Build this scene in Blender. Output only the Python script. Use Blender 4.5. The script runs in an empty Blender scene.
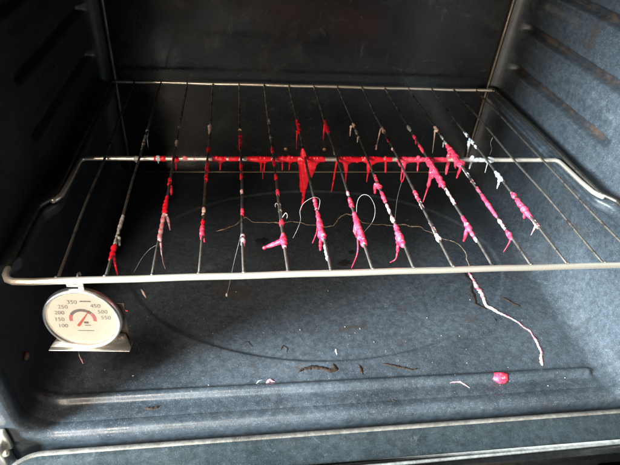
import bpy, bmesh, math, random
from mathutils import Vector, Matrix, noise
random.seed(7)
S = bpy.context.scene
COL = S.collection

# ------------------------------------------------------------------ camera
F_PX = 502.97                                  # focal length in photo pixels (620 x 465)
RIGHT = Vector((0.98993609, -0.12071333, 0.07385682)).normalized()
FWD = Vector((0.14054334, 0.77756472, -0.61289532)).normalized()
RIGHT = (RIGHT - FWD * RIGHT.dot(FWD)).normalized()
DOWN = FWD.cross(RIGHT).normalized()
CAM = Vector((-0.11643504, -0.31529875, 0.2938263))
cd = bpy.data.cameras.new('camera')
cam = bpy.data.objects.new('camera', cd)
COL.objects.link(cam)
UP = -DOWN
cam.matrix_world = Matrix(((RIGHT.x, UP.x, -FWD.x, CAM.x), (RIGHT.y, UP.y, -FWD.y, CAM.y),
                           (RIGHT.z, UP.z, -FWD.z, CAM.z), (0, 0, 0, 1)))
cd.sensor_width = 36
cd.lens = F_PX / 620 * 36
cd.clip_start = 0.01
cd.clip_end = 50
cd.dof.use_dof = False
S.camera = cam

# ------------------------------------------------------------------ light
w = bpy.data.worlds.new('World')
S.world = w
w.use_nodes = True
w.node_tree.nodes['Background'].inputs[0].default_value = (0.80, 0.85, 1.0, 1)
w.node_tree.nodes['Background'].inputs[1].default_value = 0.012


def area(name, loc, target, size, power, color):
    ld = bpy.data.lights.new(name, 'AREA')
    ld.shape = 'RECTANGLE'
    ld.size, ld.size_y = size
    ld.energy = power
    ld.color = color
    o = bpy.data.objects.new(name, ld)
    COL.objects.link(o)
    o.location = loc
    o.rotation_euler = (Vector(target) - Vector(loc)).to_track_quat('-Z', 'Y').to_euler()
    return o


area('window_light', (-1.60, -0.62, 0.50), (0.25, 0.12, -0.05), (0.5, 0.5), 440, (0.80, 0.93, 1.0))
area('front_fill_light', (-0.80, -1.75, 0.40), (0.0, 0.05, -0.05), (0.38, 0.26), 44, (1.0, 0.84, 0.66))  # added lamp out of view, kept small and low to highlight the rack bars
area('ceiling_light', (-0.55, -0.90, 1.50), (-0.05, -0.02, -0.1), (0.4, 0.4), 42, (1.0, 0.88, 0.74))
S.view_settings.view_transform = 'Standard'
S.view_settings.look = 'None'
S.view_settings.gamma = 1
S.view_settings.use_curve_mapping = False
S.view_settings.exposure = 0.0


# ------------------------------------------------------------------ pixels to points
def ray(u, v):
    return RIGHT * ((u - 310) / F_PX) + DOWN * ((v - 232.5) / F_PX) + FWD


def on(u, v, ax, val):
    d = ray(u, v)
    return CAM + d * ((val - CAM[ax]) / d[ax])


def ppm(P):                                     # pixels per metre at a point
    return F_PX / (Vector(P) - CAM).dot(FWD)


# ------------------------------------------------------------------ materials
def mat(name):
    m = bpy.data.materials.new(name)
    m.use_nodes = True
    nt = m.node_tree
    return m, nt, nt.nodes['Principled BSDF']


def N(nt, t, **kw):
    n = nt.nodes.new(t)
    for k, v in kw.items():
        if k in n.inputs:
            n.inputs[k].default_value = v
        else:
            setattr(n, k, v)
    return n


def ramp(nt, src, stops):
    r = nt.nodes.new('ShaderNodeValToRGB')
    nt.links.new(src, r.inputs[0])
    e = r.color_ramp.elements
    while len(e) < len(stops):
        e.new(0.5)
    for q, (p, c) in zip(e, stops):
        q.position = p
        q.color = c if len(c) == 4 else (*c, 1)
    return r.outputs[0]


def mixc(nt, fac, a, b, mode='MIX'):
    m = nt.nodes.new('ShaderNodeMix')
    m.data_type = 'RGBA'
    m.blend_type = mode
    for sock, val in ((m.inputs[0], fac), (m.inputs[6], a), (m.inputs[7], b)):
        if hasattr(val, 'is_linked'):
            nt.links.new(val, sock)
        else:
            sock.default_value = val if not isinstance(val, tuple) else (*val, 1)[:4]
    return m.outputs[2]


def enamel(name, dark, light, speck=0.5, rough=0.30, grime=0.5, big=6.0, channel=False):
    m, nt, b = mat(name)
    co = N(nt, 'ShaderNodeNewGeometry').outputs['Position']

    def noise_(scale, detail=4, rough_=0.6, dist=0.0):
        n = N(nt, 'ShaderNodeTexNoise', Scale=scale, Detail=detail, Roughness=rough_, Distortion=dist)
        nt.links.new(co, n.inputs['Vector'])
        return n.outputs['Fac']
    base = mixc(nt, ramp(nt, noise_(big, 6, 0.62, 0.4), [(0.3, (0, 0, 0)), (0.72, (1, 1, 1))]), dark, light)
    # fine enamel speckle: two sizes of pale dots
    for sc, th, col, k in ((1050, 0.30, (0.42, 0.46, 0.50), speck), (480, 0.15, (0.55, 0.58, 0.60), speck * 0.7)):
        v = N(nt, 'ShaderNodeTexVoronoi', Scale=sc)
        nt.links.new(co, v.inputs['Vector'])
        dot = ramp(nt, v.outputs['Distance'], [(th * 0.6, (1, 1, 1)), (th, (0, 0, 0))])
        keep = ramp(nt, v.outputs['Color'], [(0.45, (0, 0, 0)), (0.8, (k, k, k))])
        f = mixc(nt, 1.0, dot, keep, 'MULTIPLY')
        base = mixc(nt, f, base, col)
    mott = ramp(nt, noise_(150, 3, 0.7), [(0.35, (0.72, 0.72, 0.72)), (0.65, (1.25, 1.25, 1.25))])
    base = mixc(nt, 1.0, base, mott, 'MULTIPLY')
    # baked-on brown grime in patches
    g = ramp(nt, noise_(14, 8, 0.72, 0.8), [(0.56, (0, 0, 0)), (0.74, (grime, grime, grime))])
    base = mixc(nt, g, base, (0.030, 0.021, 0.015))
    wipe = ramp(nt, noise_(30, 6, 0.75, 1.5), [(0.60, (0, 0, 0)), (0.78, (0.16, 0.16, 0.16))])
    base = mixc(nt, wipe, base, (0.30, 0.33, 0.35))
    if channel:                                 # brown grime and groove shade, both put into the rack channel colour
        at = N(nt, 'ShaderNodeAttribute', attribute_name='channel')
        fac = mixc(nt, 1.0, at.outputs['Color'], ramp(nt, noise_(60, 5, 0.7), [(0.25, (0.45,) * 3), (0.6, (1, 1, 1))]), 'MULTIPLY')
        rust = mixc(nt, ramp(nt, noise_(35, 5, 0.7), [(0.48, (0, 0, 0)), (0.66, (1, 1, 1))]), (0.012, 0.012, 0.013), (0.050, 0.030, 0.018))  # near-black groove shade mottled with rust brown
        base = mixc(nt, fac, base, rust)
    nt.links.new(base, b.inputs['Base Color'])
    rr = ramp(nt, noise_(22, 6, 0.7, 0.6), [(0.3, (rough - 0.08,) * 3), (0.75, (rough + 0.22,) * 3)])
    nt.links.new(rr, b.inputs['Roughness'])
    b.inputs['Specular IOR Level'].default_value = 0.5
    bump = N(nt, 'ShaderNodeBump', Strength=0.10, Distance=0.001)
    nt.links.new(noise_(420, 2), bump.inputs['Height'])
    nt.links.new(bump.outputs[0], b.inputs['Normal'])
    return m


M = {}
M['floor'] = enamel('enamel_floor', (0.0160, 0.0202, 0.0245), (0.040, 0.0495, 0.0585), 0.33, 0.34, 0.85)
M['wall'] = enamel('enamel_wall', (0.0160, 0.0202, 0.0245), (0.040, 0.0495, 0.0585), 0.33, 0.34, 0.85, 6.0, True)
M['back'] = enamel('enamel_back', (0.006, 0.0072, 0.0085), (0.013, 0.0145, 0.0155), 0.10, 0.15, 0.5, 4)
M['frame'] = enamel('enamel_frame', (0.014, 0.017, 0.020), (0.027, 0.032, 0.036), 0.3, 0.26, 0.6)
M['door'] = enamel('enamel_door', (0.012, 0.017, 0.019), (0.024, 0.032, 0.035), 0.14, 0.34, 0.35)

M['edge'] = enamel('enamel_edge', (0.05, 0.046, 0.040), (0.15, 0.138, 0.118), 0.4, 0.34, 0.9, 14)  # paler enamel carrying the painted highlight of the door rim
M['trim'] = enamel('enamel_trim', (0.10, 0.095, 0.085), (0.22, 0.21, 0.19), 0.5, 0.4, 0.5)


def metal(name, col, dirt, rough, lo=0.45, hi=0.7, scale=60, metallic=1.0):
    m, nt, b = mat(name)
    co = N(nt, 'ShaderNodeNewGeometry').outputs['Position']
    n = N(nt, 'ShaderNodeTexNoise', Scale=scale, Detail=6, Roughness=0.7)
    nt.links.new(co, n.inputs['Vector'])
    f = ramp(nt, n.outputs['Fac'], [(lo, (0, 0, 0)), (hi, (1, 1, 1))])
    nt.links.new(mixc(nt, f, col, dirt), b.inputs['Base Color'])
    r = ramp(nt, n.outputs['Fac'], [(lo, (rough,) * 3), (hi, (min(1, rough + 0.3),) * 3)])
    nt.links.new(r, b.inputs['Roughness'])
    b.inputs['Metallic'].default_value = metallic
    bp = N(nt, 'ShaderNodeBump', Strength=0.25, Distance=0.0006)
    n2 = N(nt, 'ShaderNodeTexNoise', Scale=700, Detail=3)
    nt.links.new(co, n2.inputs['Vector'])
    nt.links.new(n2.outputs['Fac'], bp.inputs['Height'])
    nt.links.new(bp.outputs[0], b.inputs['Normal'])
    return m


M['bar'] = metal('nickel_bar', (0.93, 0.84, 0.70), (0.50, 0.37, 0.25), 0.30, 0.50, 0.85, 70, 0.85)
M['wire'] = metal('burnt_wire', (0.40, 0.36, 0.31), (0.045, 0.038, 0.034), 0.38, 0.36, 0.62, 75)
M['rail'] = metal('dull_rail', (0.17, 0.155, 0.135), (0.03, 0.026, 0.022), 0.4, 0.4, 0.7, 60)
M['steel'] = metal('thermometer_steel', (0.82, 0.78, 0.72), (0.52, 0.38, 0.24), 0.30, 0.55, 0.85, 40)
M['tarnish'] = metal('tarnished_steel', (0.16, 0.14, 0.12), (0.07, 0.055, 0.04), 0.4, 0.4, 0.7, 60)
M['foot'] = metal('foot_steel', (0.42, 0.38, 0.33), (0.22, 0.16, 0.11), 0.35, 0.45, 0.8, 60)
M['screw'] = metal('rusty_screw', (0.46, 0.27, 0.15), (0.20, 0.11, 0.06), 0.5, 0.4, 0.7, 300)
M['seam'] = metal('seam_metal', (0.20, 0.175, 0.14), (0.09, 0.08, 0.065), 0.42, 0.4, 0.7, 40)
M['hinge'] = metal('hinge_zinc', (0.80, 0.76, 0.68), (0.40, 0.30, 0.20), 0.4, 0.5, 0.8, 120)


def plastic(name, c1, c2, c3=None, lo=0.42, hi=0.62, rough=0.32, sss=0.25, scale=190):
    m, nt, b = mat(name)
    if sss == 0:
        b.inputs['Specular IOR Level'].default_value = 0.15
    co = N(nt, 'ShaderNodeNewGeometry').outputs['Position']
    n = N(nt, 'ShaderNodeTexNoise', Scale=scale, Detail=3, Roughness=0.6)
    nt.links.new(co, n.inputs['Vector'])
    c = mixc(nt, ramp(nt, n.outputs['Fac'], [(lo, (0, 0, 0)), (hi, (1, 1, 1))]), c1, c2)
    if c3:
        n3 = N(nt, 'ShaderNodeTexNoise', Scale=scale * 1.4, Detail=4, Roughness=0.7)
        nt.links.new(co, n3.inputs['Vector'])
        c = mixc(nt, ramp(nt, n3.outputs['Fac'], [(0.60, (0, 0, 0)), (0.68, (1, 1, 1))]), c, c3)
    nt.links.new(c, b.inputs['Base Color'])
    b.inputs['Roughness'].default_value = rough
    b.inputs['Subsurface Weight'].default_value = sss
    b.inputs['Subsurface Radius'].default_value = (0.004, 0.0015, 0.0015)
    b.inputs['Subsurface Scale'].default_value = 1.0
    bp = N(nt, 'ShaderNodeBump', Strength=0.35, Distance=0.0008)
    n2 = N(nt, 'ShaderNodeTexNoise', Scale=330, Detail=4)
    nt.links.new(co, n2.inputs['Vector'])
    nt.links.new(n2.outputs['Fac'], bp.inputs['Height'])
    nt.links.new(bp.outputs[0], b.inputs['Normal'])
    return m


M['red'] = plastic('red_plastic', (0.66, 0.004, 0.014), (0.74, 0.014, 0.030))
M['pink'] = plastic('pink_plastic', (0.66, 0.018, 0.050), (0.70, 0.06, 0.105), (0.74, 0.36, 0.38))
M['blush'] = plastic('blush_plastic', (0.62, 0.15, 0.17), (0.60, 0.42, 0.41), None, 0.40, 0.58)
M['trickle'] = plastic('trickle_plastic', (0.46, 0.10, 0.13), (0.50, 0.43, 0.41), None, 0.40, 0.55, 0.4, 0.1, 110)
M['thread'] = plastic('thread_plastic', (0.30, 0.28, 0.26), (0.22, 0.20, 0.185), None, rough=0.5)
M['white'] = plastic('white_plastic', (0.52, 0.53, 0.54), (0.40, 0.42, 0.44), None)
M['grey'] = plastic('grey_plastic', (0.34, 0.31, 0.27), (0.15, 0.14, 0.125), (0.5, 0.47, 0.42), rough=0.4)
M['tan'] = plastic('tan_plastic', (0.62, 0.36, 0.28), (0.55, 0.42, 0.34), (0.75, 0.6, 0.55))
M['char'] = plastic('char', (0.008, 0.007, 0.006), (0.02, 0.016, 0.012), None, rough=0.85, sss=0)
M['brown'] = plastic('brown_residue', (0.022, 0.014, 0.009), (0.009, 0.0065, 0.005), (0.035, 0.025, 0.017), rough=0.85, sss=0, scale=300)
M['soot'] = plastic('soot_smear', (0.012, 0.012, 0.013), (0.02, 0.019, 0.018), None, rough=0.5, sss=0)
M['cream'] = plastic('cream_residue', (0.30, 0.24, 0.17), (0.12, 0.085, 0.055), (0.45, 0.38, 0.31), rough=0.5, sss=0, scale=120)
M['crumb'] = plastic('crumbs', (0.40, 0.38, 0.35), (0.18, 0.15, 0.12), None, rough=0.7, sss=0, scale=50)


def flat(name, col, rough=0.5):
    m, nt, b = mat(name)
    n = N(nt, 'ShaderNodeTexNoise', Scale=300.0, Detail=2)
    nt.links.new(N(nt, 'ShaderNodeNewGeometry').outputs['Position'], n.inputs['Vector'])
    k = tuple(c * 0.88 for c in col)
    nt.links.new(mixc(nt, n.outputs['Fac'], k, col), b.inputs['Base Color'])
    b.inputs['Roughness'].default_value = rough
    return m


M['face'] = flat('dial_white', (0.80, 0.79, 0.74), 0.35)
M['ink'] = flat('dial_ink', (0.27, 0.28, 0.285), 0.7)
M['ink_dark'] = flat('dial_arc', (0.20, 0.205, 0.21), 0.7)
M['ink_red'] = flat('dial_red', (0.58, 0.20, 0.21), 0.7)
M['needle'] = flat('needle_red', (0.62, 0.16, 0.11), 0.5)
m, nt, b = mat('dial_glass')
tr = N(nt, 'ShaderNodeBsdfTransparent')
gl = N(nt, 'ShaderNodeBsdfGlossy', Roughness=0.06)
fr = N(nt, 'ShaderNodeFresnel', IOR=1.45)
mx = N(nt, 'ShaderNodeMixShader')
nt.links.new(fr.outputs[0], mx.inputs[0])
nt.links.new(tr.outputs[0], mx.inputs[1])
nt.links.new(gl.outputs[0], mx.inputs[2])
nt.links.new(mx.outputs[0], nt.nodes['Material Output'].inputs['Surface'])
M['glass'] = m
m, nt, b = mat('door_glass')
b.inputs['Base Color'].default_value = (0.012, 0.014, 0.014, 1)
b.inputs['Roughness'].default_value = 0.08
n_ = N(nt, 'ShaderNodeTexNoise', Scale=25.0, Detail=5)
nt.links.new(ramp(nt, n_.outputs['Fac'], [(0.4, (0.05,) * 3), (0.7, (0.3,) * 3)]), b.inputs['Roughness'])
M['window'] = m


# ------------------------------------------------------------------ mesh helpers
def link(name, me, material, parent=None, smooth=True):
    o = bpy.data.objects.new(name, me)
    COL.objects.link(o)
    if material:
        me.materials.clear()
        me.materials.append(material)
    if smooth:
        me.polygons.foreach_set('use_smooth', [True] * len(me.polygons))
    if parent:
        o.parent = parent
        o.matrix_parent_inverse = parent.matrix_world.inverted() if False else Matrix.Identity(4)
    return o


def obj(name, bm, material, parent=None, smooth=True, recalc=True):
    if recalc:
        bmesh.ops.recalc_face_normals(bm, faces=bm.faces)
    me = bpy.data.meshes.new(name)
    bm.to_mesh(me)
    bm.free()
    return link(name, me, material, parent, smooth)


def empty(name, loc=(0, 0, 0)):
    o = bpy.data.objects.new(name, None)
    COL.objects.link(o)
    o.location = loc
    o.empty_display_size = 0.02
    return o


def tag(o, label, cat, group=None):
    o['label'] = label
    o['category'] = cat
    if group:
        o['group'] = group
    return o


def tube(bm, pts, rad, seg=10, cap=True):
    """swept tube through pts, radius per point, rounded ends"""
    pts = [Vector(p) for p in pts]
    if not hasattr(rad, '__len__'):
        rad = [rad] * len(pts)
    rings = []
    ref = None
    for i, p in enumerate(pts):
        a = pts[max(i - 1, 0)]
        c = pts[min(i + 1, len(pts) - 1)]
        t = (c - a)
        if t.length < 1e-9:
            t = Vector((0, 0, 1))
        t.normalize()
        if ref is None:
            ref = Vector((0, 0, 1)) if abs(t.z) < 0.8 else Vector((1, 0, 0))
        x = (ref - t * ref.dot(t)).normalized()
        ref = x
        y = t.cross(x)
        rings.append([bm.verts.new(p + (x * math.cos(2 * math.pi * k / seg) + y * math.sin(2 * math.pi * k / seg)) * rad[i]) for k in range(seg)])
    for r0, r1 in zip(rings, rings[1:]):
        for k in range(seg):
            bm.faces.new((r0[k], r0[(k + 1) % seg], r1[(k + 1) % seg], r1[k]))
    if cap:
        for r, p, q, rd in ((rings[0], pts[0], pts[1], rad[0]), (rings[-1], pts[-1], pts[-2], rad[-1])):
            d = (p - q)
            d = d.normalized() if d.length > 1e-9 else Vector((0, 0, 1))
            mid = [bm.verts.new(p + d * rd * 0.55 + (v.co - p) * 0.75) for v in r]
            tip = bm.verts.new(p + d * rd * 0.85)
            for k in range(seg):
                bm.faces.new((r[k], r[(k + 1) % seg], mid[(k + 1) % seg], mid[k]))
                bm.faces.new((mid[k], mid[(k + 1) % seg], tip))


def smooth_path(pts, n=8):
    pts = [Vector(p) for p in pts]
    out = []
    P = [pts[0] * 2 - pts[1]] + pts + [pts[-1] * 2 - pts[-2]]
    for i in range(1, len(P) - 2):
        a, b_, c, d = P[i - 1:i + 3]
        for k in range(n):
            t = k / n
            out.append(0.5 * ((2 * b_) + (c - a) * t + (2 * a - 5 * b_ + 4 * c - d) * t * t + (3 * b_ - a - 3 * c + d) * t ** 3))
    out.append(pts[-1])
    return out


def grid(nu, nv, fn):
    bm = bmesh.new()
    V = [[bm.verts.new(fn(i / nu, j / nv)) for j in range(nv + 1)] for i in range(nu + 1)]
    for i in range(nu):
        for j in range(nv):
            bm.faces.new((V[i][j], V[i + 1][j], V[i + 1][j + 1], V[i][j + 1]))
    return bm


def grid_obj(name, nu, nv, fn, material, parent):
    vs = [fn(i / nu, j / nv) for i in range(nu + 1) for j in range(nv + 1)]
    n = nv + 1
    fs = [(i * n + j, (i + 1) * n + j, (i + 1) * n + j + 1, i * n + j + 1) for i in range(nu) for j in range(nv)]
    me = bpy.data.meshes.new(name)
    me.from_pydata(vs, [], fs)
    return link(name, me, material, parent)


def box(bm, lo, hi, bevel=0.0):
    r = bmesh.ops.create_cube(bm, size=1)
    lo, hi = Vector(lo), Vector(hi)
    for v in r['verts']:
        v.co = Vector((lo[k] + (v.co[k] + 0.5) * (hi[k] - lo[k]) for k in range(3)))
    if bevel:
        es = list({e for v in r['verts'] for e in v.link_edges})
        bmesh.ops.bevel(bm, geom=es, offset=bevel, segments=2, affect='EDGES', profile=0.5)


def sstep(a, b_, x):
    t = max(0.0, min(1.0, (x - a) / (b_ - a)))
    return t * t * (3 - 2 * t)


def rrect(x0, x1, z0, z1, r, n=12):
    """rounded rectangle: list of ((x, z), outward normal), counter-clockwise, with straight runs subdivided"""
    out = []
    for cx, cz, a0 in ((x1 - r, z1 - r, 0), (x0 + r, z1 - r, 90), (x0 + r, z0 + r, 180), (x1 - r, z0 + r, 270)):
        for k in range(n + 1):
            a = math.radians(a0 + 90 * k / n)
            out.append(((cx + r * math.cos(a), cz + r * math.sin(a)), (math.cos(a), math.sin(a))))
    return out


# ================================================================== THE OVEN
XW, ZF, ZC, YF, YB, RF = 0.320, -0.170, 0.262, -0.020, 0.447, 0.032
oven = tag(empty('oven', (0, 0.2, -0.30)), 'dark blue speckled enamel oven interior with its door let down', 'oven')


def P_(o):                                      # children were laid out in world space
    o.location = -Vector(oven.location)
    return o


# floor: pressed panel with a long bead near the front and a big oval recess
def floor_h(x, y):
    h = 0.0
    ex = 0.30
    ey = 0.24
    d = math.sqrt(((x - 0.0) / 0.262) ** 2 + ((y - 0.212) / 0.176) ** 2)
    h -= 0.0022 * (1 - sstep(0.982, 1.006, d))                  # oval recess
    cy = 0.0068 - 0.0085 * (x + 0.294)
    dx = max(0.0, -0.288 - x, x - 0.283)
    dd = math.hypot(y - cy, dx)
    h += 0.0042 * (1 - sstep(0.0015, 0.0075, dd))               # bead
    h += 0.0016 * sstep(-0.004, -0.018, y)                      # lip rises to the mouth
    h += 0.0006 * noise.noise(Vector((x * 9, y * 9, 0.3)))
    return ZF + h


XFL = XW - RF
P_(grid_obj('floor_panel', 300, 300, lambda u, v: (-XFL + 2 * XFL * u, YF + (YB - 0.0 - YF) * v,
                                                  floor_h(-XFL + 2 * XFL * u, YF + (YB - YF) * v)), M['floor'], oven))

# side walls: floor fillet, pressed guide channels, rear corner fillet
LEDGE_Z = -0.0034


def wall_in(y, z):
    """how far the wall stands in from XW at (y, z)"""
    d = 0.0
    for gz in (0.035, 0.096, 0.156, 0.216):
        run = sstep(0.165, 0.19, y) * (1 - sstep(0.425, 0.437, y))
        d -= 0.0095 * run * (1 - sstep(0.0030, 0.0080, abs(z - gz)))
        d += 0.0022 * run * (1 - sstep(0.004, 0.016, abs(z - gz + 0.031)))
    # shelf the rack lies on: a long pressed rib
    run = sstep(0.02, 0.04, y) * (1 - sstep(0.428, 0.438, y))
    t = z - LEDGE_Z
    prof = (1 - sstep(-0.0035, 0.0, t)) * sstep(-0.03, -0.012, t)
    d += (0.0175 + 0.0105 * sstep(0.10, 0.125, y)) * run * prof
    d += 0.0012 * noise.noise(Vector((y * 7, z * 7, 4.1)))
    q = y - (YB - 0.026)
    if q > 0:
        d += 0.026 - math.sqrt(max(0.0, 0.026 ** 2 - q * q))
    return d


def wall_pt(side):
    L1 = RF * math.pi / 2
    L2 = ZC - (ZF + RF)
    zs = []

    def fn(u, v):
        y = YF + (YB - 0.0005 - YF) * u
        s = v * (L1 + L2)
        if s < L1:
            a = s / RF
            x, z = XFL + RF * math.sin(a), ZF + RF * (1 - math.cos(a))
            h0 = floor_h(side * XFL, y) - ZF
            z += h0 * (1 - s / L1)
            d = wall_in(y, z) * (s / L1) ** 2
            return (side * (x - d * math.sin(a)), y, z + d * math.cos(a))
        z = ZF + RF + s - L1
        return (side * (XW - wall_in(y, z)), y, z)
    return fn


walls = []


def paint_channels(o):
    at = o.data.color_attributes.new('channel', 'FLOAT_COLOR', 'POINT')
    for k, v in enumerate(o.data.vertices):
        y, z = v.co.y, v.co.z
        f = 0.0
        for gz in (0.035, 0.096, 0.156, 0.216):
            zz = z - gz + 0.0012 * noise.noise(Vector((y * 40, gz * 50, 0)))
            f = max(f, (1 - sstep(0.0030, 0.0072, abs(zz))) * sstep(0.168, 0.20, y) * (1 - sstep(0.425, 0.437, y)))
        at.data[k].color = (f, f, f, 1)


for side in (-1, 1):
    walls.append(P_(grid_obj('side_wall', 200, 230, wall_pt(side), M['wall'], oven)))
    paint_channels(walls[-1])

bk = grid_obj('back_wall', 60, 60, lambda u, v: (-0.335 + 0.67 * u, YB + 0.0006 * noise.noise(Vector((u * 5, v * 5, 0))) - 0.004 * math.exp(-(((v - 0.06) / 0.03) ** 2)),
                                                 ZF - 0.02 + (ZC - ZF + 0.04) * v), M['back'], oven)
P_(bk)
for sx in (-1, 1):
    bm = bmesh.new()
    tube(bm, [(sx * 0.2955, YB - 0.002, ZF + 0.006 + k * 0.02) for k in range(22)], 0.0032, 10)
    c = obj('corner_seam', bm, M['seam'], bk)
bm = bmesh.new()
tube(bm, [(-0.288 + k * 0.5755 / 24, YB - 0.0038, ZF + 0.0026) for k in range(25)], 0.0022, 10)
obj('bottom_seam', bm, M['seam'], bk)
for x in (-0.0345, 0.0325):
    bm = bmesh.new()
    bmesh.ops.create_uvsphere(bm, u_segments=16, v_segments=8, radius=0.0036)
    for v in bm.verts:
        v.co = Vector((v.co.x + x, v.co.z * 0.0 + YB - 0.001 + v.co.y * 0.5, v.co.z - 0.124))
    obj('screw', bm, M['screw'], bk)
bm = bmesh.new()
bmesh.ops.create_uvsphere(bm, u_segments=14, v_segments=8, radius=0.0042)
for v in bm.verts:
    v.co = Vector((v.co.x * 0.6 - XW + 0.001, v.co.y + 0.018, v.co.z - 0.113))
obj('screw', bm, M['screw'], walls[0])
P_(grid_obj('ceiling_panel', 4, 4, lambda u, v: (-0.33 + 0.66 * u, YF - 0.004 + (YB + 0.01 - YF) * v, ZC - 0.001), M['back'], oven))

# mouth and front frame: profile swept round a rounded rectangle
path = rrect(-XW, XW, ZF, ZC, RF)
prof = [(0.0006, -0.016), (-0.0010, -0.019), (-0.0022, -0.024), (-0.0026, -0.0275), (-0.0020, -0.0305), (0.0000, -0.0330),
        (0.0035, -0.0346), (0.008, -0.0350), (0.018, -0.0350), (0.030, -0.0350), (0.075, -0.0350), (0.078, -0.034), (0.079, -0.030), (0.079, 0.0)]
bm = bmesh.new()
ring = [[bm.verts.new((p[0] + n[0] * o, y, p[1] + n[1] * o)) for (o, y) in prof] for p, n in path]
for i in range(len(ring)):
    a, c = ring[i], ring[(i + 1) % len(ring)]
    for k in range(len(prof) - 1):
        bm.faces.new((a[k], c[k], c[k + 1], a[k + 1]))
P_(obj('front_frame', bm, M['floor'], oven))

# the open door, lying flat in front of the mouth
DX, DY0, DY1, DZ, DR = 0.337, -0.0408, -0.47, -0.1755, 0.036
door_prof = [(0.004, -0.050), (0.0, -0.046), (0.0, -0.012), (0.001, -0.0055), (0.0035, -0.0018), (0.0075, 0.0), (0.013, -0.0012), (0.020, -0.0022), (0.040, -0.0022), (0.041, -0.012), (0.060, -0.012)]
edge_prof = [(-0.0006, -0.011), (0.0004, -0.0050), (0.0028, -0.0010), (0.0062, 0.0008), (0.0082, 0.0003), (0.0086, -0.0010)]
trim_prof = [(0.0375, -0.0030), (0.0375, -0.0005), (0.0395, 0.0024), (0.0430, 0.0038), (0.0480, 0.0036), (0.0530, 0.0030), (0.0560, -0.0010), (0.0570, -0.008), (0.060, -0.0085)]
dpath = rrect(-DX, DX, DY1, DY0, DR)
bm = bmesh.new()
ring = [[bm.verts.new((p[0] - n[0] * o, p[1] - n[1] * o, DZ + h)) for (o, h) in door_prof] for p, n in dpath]
for i in range(len(ring)):
    a, c = ring[i], ring[(i + 1) % len(ring)]
    for k in range(len(door_prof) - 1):
        bm.faces.new((a[k], a[k + 1], c[k + 1], c[k]))
bm.faces.new([r[0] for r in ring])
door = P_(obj('door', bm, M['door'], oven))
bm = bmesh.new()
ring = [[bm.verts.new((p[0] - n[0] * o, p[1] - n[1] * o, DZ + h)) for (o, h) in trim_prof] for p, n in dpath]
for i in range(len(ring)):
    a, c = ring[i], ring[(i + 1) % len(ring)]
    for k in range(len(trim_prof) - 1):
        bm.faces.new((a[k], a[k + 1], c[k + 1], c[k]))
obj('window_trim', bm, M['trim'], door)
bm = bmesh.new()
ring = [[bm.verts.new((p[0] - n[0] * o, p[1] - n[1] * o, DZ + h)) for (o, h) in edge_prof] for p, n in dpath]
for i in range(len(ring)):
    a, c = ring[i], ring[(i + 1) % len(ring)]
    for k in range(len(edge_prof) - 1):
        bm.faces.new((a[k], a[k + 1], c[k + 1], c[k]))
obj('edge_highlight', bm, M['edge'], door)  # rim highlight put in as a pale strip along the door edge
bm = bmesh.new()
bm.faces.new([bm.verts.new((p[0] - n[0] * 0.058, p[1] - n[1] * 0.058, DZ - 0.0075)) for p, n in dpath])
obj('window_glass', bm, M['window'], door, smooth=False)
for sx in (-1, 1):
    bm = bmesh.new()
    box(bm, (sx * 0.339 - 0.006, -0.052, -0.200), (sx * 0.339 + 0.006, -0.0362, -0.158), 0.002)
    box(bm, (sx * 0.339 - 0.010, -0.041, -0.176), (sx * 0.339 + 0.010, -0.0358, -0.146), 0.002)
    tube(bm, [(sx * 0.339 - 0.008, -0.047, -0.170), (sx * 0.339 + 0.008, -0.047, -0.170)], 0.0035, 12)
    obj('hinge', bm, M['hinge'], door)

# ================================================================== THE RACK
SP = 0.0375
RYB, RYM = 0.4173, 0.2035
WX = [(i - 7) * SP for i in range(15)]
R_FRONT, R_MID, R_BACK, R_WIRE, R_RAIL = 0.0029, 0.0027, 0.0024, 0.00135, 0.0025
ZMID = -0.0040
rack = tag(empty('oven_rack', (0, 0.2, 0)), 'chromed wire oven rack smeared with melted red and pink plastic', 'oven rack')


def R_(o):
    o.location = -Vector(rack.location)
    return o


bm = bmesh.new()
fpts = [(-0.3035, 0.016, 0), (-0.3030, 0.009, 0), (-0.3000, 0.0035, 0), (-0.2950, 0.0008, 0)] + [(x / 100, 0.0, 0.00025 * math.sin(x * 0.7)) for x in range(-28, 29, 2)] + [(0.2950, 0.0008, 0), (0.3000, 0.0035, 0), (0.3030, 0.009, 0), (0.3035, 0.016, 0)]
tube(bm, fpts, R_FRONT, 14)
R_(obj('front_bar', bm, M['bar'], rack))
bm = bmesh.new()
tube(bm, [(-0.2915, RYB, 0)] + [(x / 100, RYB, 0.0003 * math.sin(x * 0.5)) for x in range(-28, 29, 2)] + [(0.2915, RYB, 0)], R_BACK, 12)
R_(obj('back_bar', bm, M['bar'], rack))
for sx in (-1, 1):
    bm = bmesh.new()
    pts = [(sx * 0.2890, RYB, 0), (sx * 0.2930, RYB - 0.001, 0), (sx * 0.2952, RYB - 0.006, 0), (sx * 0.2955, RYB - 0.04, -0.0002), (sx * 0.2955, 0.30, 0), (sx * 0.2955, 0.2, 0), (sx * 0.2952, 0.128, 0),
           (sx * 0.2962, 0.119, 0), (sx * 0.3015, 0.111, 0), (sx * 0.3045, 0.106, 0), (sx * 0.3055, 0.099, 0), (sx * 0.3055, 0.06, 0), (sx * 0.3045, 0.02, 0), (sx * 0.3035, 0.014, 0)]
    tube(bm, smooth_path(pts, 4), R_RAIL, 12)
    R_(obj('side_rail', bm, M['rail'], rack))
bm = bmesh.new()
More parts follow.
